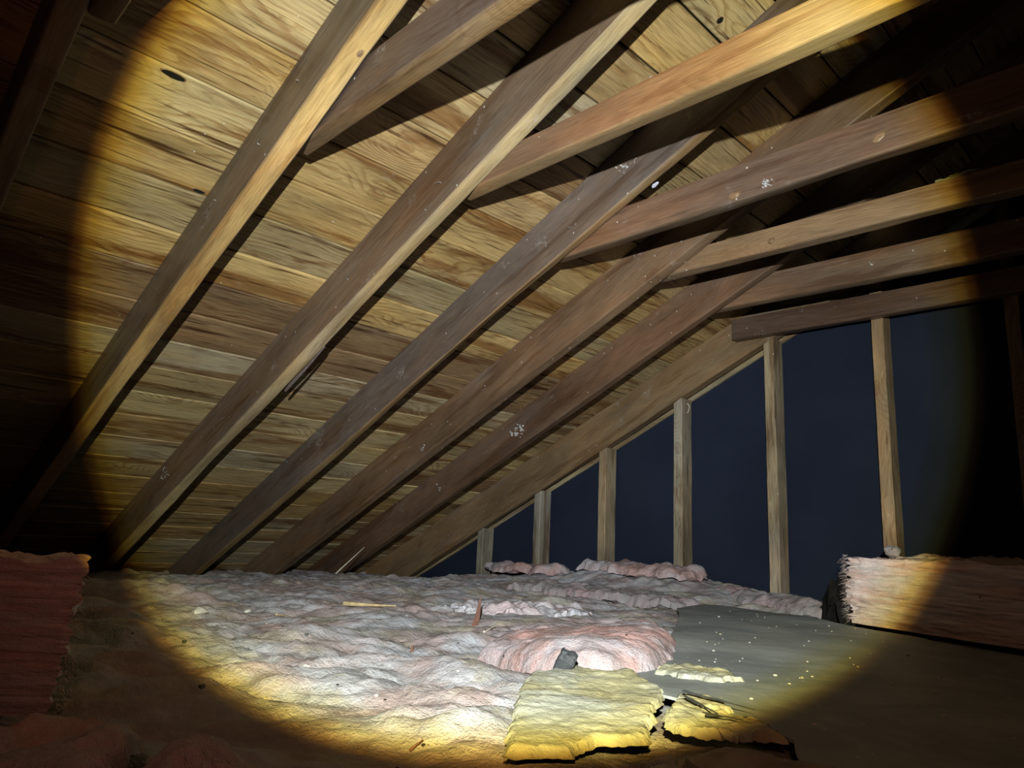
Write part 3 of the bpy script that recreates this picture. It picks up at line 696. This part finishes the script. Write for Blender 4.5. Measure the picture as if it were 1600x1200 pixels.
lb = box_batt('cut_insulation_batt', LB0, (-.71, -.70, 0), (-.985, .17, 0), .48, .07, .158, M['cut'], 'dim pink cut insulation batt with layered ragged end at the left edge of the photo', seed=9.2, step=.005, amp=.014, taper=-.12)
fibers(lb, lambda R: Vector((R.uniform(-.004, .006), R.uniform(-.003, .010), R.uniform(.004, .145))), (1, .3, 0), 120, .012, M['cut'], .0005, 6)

# crumpled facing papers in the dark lower left
def crumple(P, z0, seed, label, amp=.02, mat=None):
    f = lambda x, y: z0 + amp * (np.abs(perlin(x * 7 + seed, y * 7, seed)) - .2) * 2.0 + .020 * (np.abs(perlin(x * 15, y * 15 + seed, 1.5)) - .2) + .004 * perlin(x * 45, y * 45, seed) + .002 * perlin(x * 110, y * 110, seed)
    o = patch('torn_paper' if mat else 'insulation_flap', P, .004, f, .003 if mat else .022, mat or M['woolpink'], edge=.010, jag=18, round_=0 if mat else .03); tag(o, label, 'paper' if mat else 'insulation', None if mat else 'torn insulation flaps in the lower left foreground'); return o
crumple([(-.74, .235), (-.68, .12), (-.60, .04), (-.43, .06), (-.46, .15), (-.55, .19), (-.64, .245)], -.165, 1.3, 'dim rumpled pink insulation flap in the bottom left corner, below the left cut batt')
crumple([(-.62, .25), (-.55, .195), (-.46, .155), (-.37, .20), (-.40, .26), (-.50, .28)], -.176, 4.3, 'smaller dim pink insulation flap at the bottom edge, right of the corner flap', .022)
crumple([(-.375, .60), (-.33, .635), (-.25, .64), (-.18, .59), (-.20, .50), (-.30, .50)], -.180, 7.9, 'torn brownish paper edge at the bottom of the grey sheet, below the yellow scrap', .010, M['cardb'])

# ------------------------------------------------------------------ debris
def lathe_stick(name, A, B, r, mat, n=7, seg=8, rough=.25, seed=0, taper=.6, flat=1.0):
    A = Vector(A); B = Vector(B); d = (B - A).normalized(); s1 = d.cross(Vector((0, 0, 1)));
    if s1.length < .1: s1 = d.cross(Vector((1, 0, 0)))
    s1.normalize(); s2 = d.cross(s1); V = []; F = []
    for i in range(seg + 1):
        s = i / seg; c = A.lerp(B, s) - A; rr = r * (1 - taper * s)
        for q in range(n):
            a = 2 * math.pi * q / n; k = rr * (1 + rough * float(perlin(s * 4 + seed, q * 1.7, seed)))
            V.append(c + s1 * math.cos(a) * k * flat + s2 * math.sin(a) * k + s2 * .25 * r * float(perlin(s * 2.2, seed + .5)))
    for i in range(seg):
        for q in range(n): F.append((i*n + q, i*n + (q+1) % n, (i+1)*n + (q+1) % n, (i+1)*n + q))
    F.append(tuple(range(n))[::-1]); F.append(tuple(seg*n + q for q in range(n)))
    return mesh_obj(name, V, F, mat, loc=A)
def hz(x, y): return float(H0(np.array([x]), np.array([y]))[0])
def wall_pt(x, y, dz=0): return (x, y, hz(x, y) + dz)
o = lathe_stick('wood_splinter', wall_pt(-2.87, 1.79, -.006), (-2.79, 1.885, -.083), .0032, M['pale'], seed=1); tag(o, 'thin white splinter standing upright and leaning right, in front of the rafter feet', 'splinter')
o = lathe_stick('wood_splinter', wall_pt(-1.679, 1.087, .006), wall_pt(-1.525, 1.139, .006), .0058, M['splint'], seed=2, taper=.75, flat=.8); tag(o, 'yellow wood splinter lying flat on the insulation like a long matchstick', 'splinter')
o = lathe_stick('wood_splinter', wall_pt(-1.631, .874, .003), wall_pt(-1.665, .93, .004), .0022, M['splint'], seed=3); tag(o, 'tiny pale splinter on the left part of the insulation, left of the matchstick-like splinter', 'splinter')
o = lathe_stick('wood_splinter', wall_pt(-.599, .477, .002), wall_pt(-.594, .489, .008), .0014, M['shard'], seed=4); tag(o, 'small brown splinter at the bottom edge of the lit insulation', 'splinter')
o = lathe_stick('wood_splinter', wall_pt(-1.164, 1.105, .004), wall_pt(-1.19, 1.17, .006), .0024, M['pale'], seed=6); tag(o, 'short pale splinter on the insulation below the upright brown shard', 'splinter')
# brown shard
def wedge(name, base, h, w, t, mat, lean, face, seed=0, label='', cat=''):
    V = []; F = []; n = 7; fx = Vector((face[0], face[1], 0)).normalized(); fy = Vector((-fx.y, fx.x, 0))
    for i in range(n + 1):
        s = i / n; wd = w * (1 - s) ** .8 + .0008; j = .18 * w * float(perlin(s * 6, seed)); c = Vector((0, 0, h * s)) + fx * (lean * s + j)
        for a, b in ((-.5, -.5), (.5, -.5), (.5, .5), (-.5, .5)): V.append(c + fx * a * wd + fy * b * t * (1 - .5 * s))
    for i in range(n):
        for q in range(4): F.append((i*4 + q, i*4 + (q+1) % 4, (i+1)*4 + (q+1) % 4, (i+1)*4 + q))
    F.append((3, 2, 1, 0)); F.append(tuple(n*4 + q for q in range(4)))
    o = mesh_obj(name, V, F, mat, loc=base, smooth=False); tag(o, label, cat); return o
wedge('wood_shard', wall_pt(-1.283, 1.188, -.012), .078, .018, .006, M['shard'], .010, (.71, .70), 1, 'upright pointed reddish brown wood shard stuck in the insulation', 'wood shard')
wedge('bark_chip', wall_pt(-1.088, .855, -.004), .016, .008, .003, M['shard'], .002, (.71, .70), 2, 'tiny dark brown chip standing in the insulation, left below the brown shard', 'wood chip')
# charred block
def chunk(name, loc, dims, rot, mat, seed, label, cat, group=None, ball=0.0):
    V = []; F = []; n = 6; key = {}
    def vid(p):
        k = tuple(p)
        if k not in key: key[k] = len(V); V.append(p)
        return key[k]
    for ax in range(3):
        for sgn in (0, n):
            for i in range(n):
                for j in range(n):
                    q = []
                    for a, b in ((i, j), (i+1, j), (i+1, j+1), (i, j+1)):
                        p = [0, 0, 0]; p[ax] = sgn; p[(ax+1) % 3] = a; p[(ax+2) % 3] = b; q.append(vid(tuple(p)))
                    F.append(q if sgn else q[::-1])
    Q = np.array(V) / n - .5; l = np.linalg.norm(Q, axis=1)[:, None]; Q = Q * (1 - .22 * (l / .87) ** 2) * (1 - ball) + Q / l * .5 * ball; Q = Q * (1 + .25 * perlin(Q[:, 0] * 3 + seed, Q[:, 1] * 3, Q[:, 2] * 3)[:, None]) * np.array(dims)
    o = mesh_obj(name, Q.tolist(), F, mat, loc=loc, smooth=False); o.rotation_euler = rot; tag(o, label, cat, group); return o
chunk('charred_block', (-.672, .792, -.166), (.026, .018, .036), (.3, .5, .7), M['char'], 1, 'black charred looking chunk standing at the top edge of the large yellow piece', 'chunk')
chunk('wool_ball', (-.712, 2.262, .006), (.042, .040, .036), (0, 0, 0), M['wool'], 3, 'small pale round ball of fluff on top of the right cut insulation batt', 'fluff ball', ball=1.0)
for k_, (A_, B_, rr_) in enumerate([((-.478, .775), (-.385, .765), .0016), ((-.455, .742), (-.392, .700), .0018), ((-.40, .690), (-.365, .700), .0015)]):  # shadow gaps in the yellow scrap, modelled as thin black strips
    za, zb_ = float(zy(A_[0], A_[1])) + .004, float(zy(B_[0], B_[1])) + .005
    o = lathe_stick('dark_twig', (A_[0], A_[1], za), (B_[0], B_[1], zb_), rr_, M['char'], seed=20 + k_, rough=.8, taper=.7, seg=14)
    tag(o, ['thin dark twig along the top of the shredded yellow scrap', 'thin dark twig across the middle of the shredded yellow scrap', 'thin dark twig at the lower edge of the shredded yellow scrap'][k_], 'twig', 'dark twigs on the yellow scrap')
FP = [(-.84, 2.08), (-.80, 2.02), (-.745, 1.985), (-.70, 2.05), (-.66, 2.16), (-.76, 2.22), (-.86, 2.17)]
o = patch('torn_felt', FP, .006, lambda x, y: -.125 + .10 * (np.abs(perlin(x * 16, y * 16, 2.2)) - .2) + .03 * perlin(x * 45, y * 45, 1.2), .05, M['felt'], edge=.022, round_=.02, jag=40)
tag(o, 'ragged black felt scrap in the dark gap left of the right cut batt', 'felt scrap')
# white scrap on the third rafter's underside (child: stuck to it)
def scrap():
    r = rafters[3]; x = -.95; y = 1.3784 + T0 - .008 + .003; z = deck(x) - D0 - .0024 - .003
    c = Vector((x, y, z)); ux = Vector((1, 0, SL)).normalized(); V = []; n = 14
    for k, (rr, dz) in enumerate(((1, 0), (.95, -.0012))):
        for i in range(n):
            a = 2 * math.pi * i / n; j = 1 + .3 * float(perlin(math.cos(a) * 2, math.sin(a) * 2, 5)); V.append(c + ux * math.cos(a) * .011 * rr * j + Vector((0, math.sin(a) * .006 * rr * j, 0)) + Vector((0, 0, dz)) - r.location)
    F = [(i, (i+1) % n, n + (i+1) % n, n + i) for i in range(n)] + [tuple(range(n, 2*n)), tuple(range(n))[::-1]]
    o = mesh_obj('paper_scrap', V, F, M['label'], parent=r); o['label'] = 'small bluish white scrap stuck to the underside'
scrap()
# bent nails on the near faces
def nail(par, p, d1, ln=.016):
    p = Vector(p) - par.location; d1 = Vector(d1).normalized(); V = []; F = []; n = 6
    pts = [p, p + Vector((0, -1, 0)) * .006, p + Vector((0, -1, 0)) * .008 + d1 * ln * .5, p + Vector((0, -1, 0)) * .008 + d1 * ln]
    for k, c in enumerate(pts):
        for i in range(n):
            a = 2 * math.pi * i / n; V.append(c + Vector((math.cos(a) * .0011, 0, math.sin(a) * .0011)) + Vector((0, math.sin(a) * .0005, 0)))
    for k in range(3):
        for i in range(n): F.append((k*n + i, k*n + (i+1) % n, (k+1)*n + (i+1) % n, (k+1)*n + i))
    F.append(tuple(3*n + i for i in range(n)))
    mesh_obj('bent_nail', V, F, M['steel'], parent=par)
def near_pt(i, x, f):  # f: fraction of depth from the bottom
    y, k, Dd, Dm, td = RAF[i][:5]; D = D0 + Dd + Dm * (x + 1.56); return (x, y + k * (x + 1.56) + .001, deck(x) - D * (1 - f))
for i, x, f in [(1, -1.36, .45), (1, -1.55, .6), (1, -1.22, .6), (2, -1.25, .4), (2, -1.30, .2), (2, -1.62, .5), (3, -1.20, .35), (3, -.98, .5), (3, -1.28, .45), (4, -1.02, .5), (5, -1.12, .5), (4, -1.9, .5)]:
    nail(rafters[i], near_pt(i, x, f), (random.uniform(-1, 1), 0, random.uniform(-1, .4)))
# prominent knots standing a little proud of the wood
def knot(par, c, e1, e2, nrm, a, b, label):
    c = Vector(c); e1 = Vector(e1).normalized(); e2 = Vector(e2).normalized(); nrm = Vector(nrm).normalized(); V = []; n = 26; F = []
    for k, (r, h) in enumerate(((1.25, -.003), (1.0, .0012), (.88, -.0002), (.74, .0014), (.42, .0020), (.02, .0022))):
        for i in range(n):
            an = 2 * math.pi * i / n; j = 1 + .10 * float(perlin(math.cos(an) * 1.7, math.sin(an) * 1.7, a * 300)); V.append(c - par.location + e1 * math.cos(an) * a * r * j + e2 * math.sin(an) * b * r * j + nrm * h)
    for k in range(5):
        for i in range(n): F.append((k*n + i, k*n + (i+1) % n, (k+1)*n + (i+1) % n, (k+1)*n + i))
    F.append([5*n + i for i in range(n)])
    o = mesh_obj('knot', V, F, [M['knot'], M['rim']], parent=par); o['label'] = label
    for i, pl in enumerate(o.data.polygons):
        if n <= i < 3 * n: pl.material_index = 1
M['knot'] = simple('knot_wood', (.26, .165, .095), .4, .0012, 150, .5)
knot(rafters[1], (-1.050, .607, float(deck(-1.05)) - D0 + .0126 + .0008), (1, 0, SL), (0, 1, 0), (SL, 0, -1), .011, .006, 'dark rimmed knot on the golden underside')
knot(ties[3], (-.423, RAF[3][0] + T0 + RAF[3][4] + TIE[3][4] * (-.423 + .78) + .0006, .806), (1, 0, .5), (-.5, 0, 1), (0, -1, 0), .017, .010, 'large oval knot near the right end')
knot(ties[3], (-.735, RAF[3][0] + T0 + RAF[3][4] + TIE[3][4] * .045 + .0006, .782), (1, 0, .2), (-.2, 0, 1), (0, -1, 0), .014, .009, 'oval knot near the lower edge')
knot(ties[4], (-.825, RAF[4][0] + T0 + RAF[4][4] + .0006, .822), (1, 0, 0), (0, 0, 1), (0, -1, 0), .010, .008, 'pale knot')
# pale plaster splashes and pitch marks on the near faces (thin real splats)
def splats(par, x, z, yf, n, spread, size, label, seed, name='plaster_splash'):
    R = random.Random(seed); V = []; F = []
    for s in range(n):
        cx = x + R.gauss(0, spread); cz = z + R.gauss(0, spread * .6); rr = size * R.uniform(.15, 1) ** 1.6; b = len(V); m = 9; yy = yf(cx)
        for i in range(m):
            a = 2 * math.pi * i / m; j = rr * R.uniform(.6, 1.2); V.append(Vector((cx + math.cos(a) * j, yy + .002, cz + math.sin(a) * j * .8)) - par.location)
        for i in range(m):
            a = 2 * math.pi * i / m; j = rr * R.uniform(.4, .8); V.append(Vector((cx + math.cos(a) * j, yy - .0035, cz + math.sin(a) * j * .8)) - par.location)
        for i in range(m): F.append((b + i, b + (i+1) % m, b + m + (i+1) % m, b + m + i))
        F.append([b + m + i for i in range(m)])
    o = mesh_obj(name, V, F, M['splash'], parent=par); o['label'] = label
M['splash'] = simple('pale_plaster', (.50, .50, .49), .8, .001, 80)
ry = lambda i: (lambda x: RAF[i][0] + RAF[i][1] * (x + 1.56))
ty = lambda j: (lambda x: RAF[TIE[j][0]][0] + T0 + RAF[TIE[j][0]][4] + TIE[j][4] * (x + .78))
SPL = [(rafters[6 - 1], -2.083, .428, ry(5), 46, .020, .0075, 'pale plaster splash on the side', 1), (rafters[5], -2.578, .197, ry(5), 8, .012, .006, 'small pale plaster marks', 2),
       (ties[3], -.657, .787, ty(3), 26, .008, .0045, 'pale plaster patch near the lower edge', 3), (ties[5], -.682, .836, ty(5), 6, .005, .0055, 'white fleck', 4),
       (rafters[2], -2.729, .159, ry(2), 18, .022, .005, 'line of pale marks low on the side', 5), (rafters[4], -2.249, .319, ry(4), 10, .009, .006, 'pale mark', 6), (rafters[3], -1.02, .936, ry(3), 24, .012, .004, 'pale mark near the top', 7),
       (ties[6], -1.166, .818, lambda x: 2.484 - .001, 12, .006, .006, 'scattered pale marks', 8)]
for a_ in SPL: splats(*a_)
# grey frayed fibres on the fourth tie's top edge
def frayed():
    t = ties[4]; root = None; R = random.Random(3); V = []; F = []
    x0, y0, z0 = -.425, RAF[4][0] + T0 + .010, .7957 + .0656
    for s in range(9):
        a = Vector((x0 + R.uniform(-.012, .012), y0 + R.uniform(-.008, .02), z0 + R.uniform(.0, .008))); d = Vector((R.uniform(.05, .09), R.uniform(-.02, .02), R.uniform(-.022, .012))); b = len(V); n = 5; m = 8; ra = R.uniform(.002, .0045)
        for k in range(m + 1):
            u = k / m; c = a + d * u + Vector((0, 0, .006 * float(perlin(u * 5, s * 3.3)))); rr = ra * (1 - .75 * u)
            for q in range(n): an = 2 * math.pi * q / n; V.append(c + Vector((0, math.cos(an) * rr, math.sin(an) * rr)) - Vector((x0, y0, z0)))
        for k in range(m):
            for q in range(n): F.append((b + k*n + q, b + k*n + (q+1) % n, b + (k+1)*n + (q+1) % n, b + (k+1)*n + q))
        F.append([b + q for q in range(n)][::-1]); F.append([b + m*n + q for q in range(n)])
    o = mesh_obj('frayed_cord', V, F, M['rag'], loc=(x0, y0, z0)); tag(o, 'grey frayed cord end lying on top of the tan collar tie, near the right', 'cord')
frayed()
# white thread loop beside the fifth stud
def loop():
    V = []; F = []; n = 5; m = 18; c0 = Vector((-1.604 + SW + .006, GY + .03, .545))
    for k in range(m + 1):
        a = -1.9 + 3.6 * k / m; c = Vector((math.cos(a) * .009, .002 * math.sin(3 * a), math.sin(a) * .020 - .004 * k / m))
        for q in range(n): an = 2 * math.pi * q / n; V.append(c + Vector((math.cos(an) * .0014 * math.cos(a), math.cos(an) * 0 + math.sin(an) * .0014, math.cos(an) * .0014 * math.sin(a))))
    for k in range(m):
        for q in range(n): F.append((k*n + q, k*n + (q+1) % n, (k+1)*n + (q+1) % n, (k+1)*n + q))
    o = mesh_obj('thread_loop', V, F, M['crumb'], loc=c0); tag(o, 'small white loop of thread hanging at the top of the fifth wall stud', 'thread')
loop()
# crumbs
def crumb_mesh(mat, seed):
    bm_v = []; R = random.Random(seed); phi = (1 + 5 ** .5) / 2
    ico = [(-1, phi, 0), (1, phi, 0), (-1, -phi, 0), (1, -phi, 0), (0, -1, phi), (0, 1, phi), (0, -1, -phi), (0, 1, -phi), (phi, 0, -1), (phi, 0, 1), (-phi, 0, -1), (-phi, 0, 1)]
    fc = [(0,11,5),(0,5,1),(0,1,7),(0,7,10),(0,10,11),(1,5,9),(5,11,4),(11,10,2),(10,7,6),(7,1,8),(3,9,4),(3,4,2),(3,2,6),(3,6,8),(3,8,9),(4,9,5),(2,4,11),(6,2,10),(8,6,7),(9,8,1)]
    V = [tuple(c / 1.9 * R.uniform(.7, 1.2) * k for c, k in zip(v, (1, .8, .5))) for v in ico]
    me = bpy.data.meshes.new('crumb'); me.from_pydata(V, [], fc); me.materials.append(mat); return me
cm = [crumb_mesh(M['crumb'], 1), crumb_mesh(M['ycrumb'], 2), crumb_mesh(M['crumb'], 3)]
R = random.Random(12)
def crumb(x, y, z, s, me, label, group):
    o = bpy.data.objects.new('plaster_crumb', me); COL.objects.link(o); o.location = (x, y, z + s * .22); o.scale = (s, s, s); o.rotation_euler = (0, 0, R.uniform(0, 6)); tag(o, label, 'crumb', group)
cnt = 0
while cnt < 90:
    x = R.uniform(-1.1, -.15); y = R.uniform(.62, 2.0)
    if float(sd_poly(x, y, SHEET)) < -.03 and float(sd_poly(x, y, LUMP)) > .02 and float(sd_poly(x, y, YEL)) > .02 and float(sd_poly(x, y, Y2)) > .02 and float(sd_poly(x, y, Y3)) > .01:
        crumb(x, y, float(zsheet(x, y)), R.choice([.0016, .002, .0026, .0034]), R.choice(cm), 'tiny pale crumb lying on the grey dusty paper sheet', 'crumbs on the grey sheet'); cnt += 1
cnt = 0
while cnt < 34:
    x = R.uniform(-2.4, -.5); y = R.uniform(.35, 1.6)
    if float(sd_poly(x, y, SHEET)) > .03 and float(sd_poly(x, y, LUMP)) > .02 and float(sd_poly(x, y, YEL)) > .02:
        crumb(x, y, hz(x, y), R.choice([.002, .003, .004]), R.choice(cm), 'tiny white crumb lying on the dusty insulation blanket', 'crumbs on the insulation'); cnt += 1
crumb(-1.027, .608, hz(-1.027, .608), .009, cm[0], 'round white pellet on the insulation in the left part of the lit floor', None)
crumb(-1.781, .876, hz(-1.781, .876), .012, cm[2], 'white plaster flake on the insulation near the left edge of the beam', None)
crumb(-1.725, .733, hz(-1.725, .733), .022, cm[0], 'flat pale bluish flake on the insulation, furthest left of the white bits', None)
for k_, (x_, y_, s_) in enumerate([(-1.264, .517, .008), (-1.229, .722, .007), (-.919, .404, .008)]):
    chunk('dark_crumb', (x_, y_, hz(x_, y_) + .001), (s_, s_ * .7, s_ * .6), (0, 0, k_), M['char'], 30 + k_, ['tiny black crumb at the yellow left rim of the beam', 'tiny black crumb on grey insulation left of centre', 'tiny black crumb in the dark, just below the lower left rim of the beam'][k_], 'crumb', 'black crumbs on the insulation')
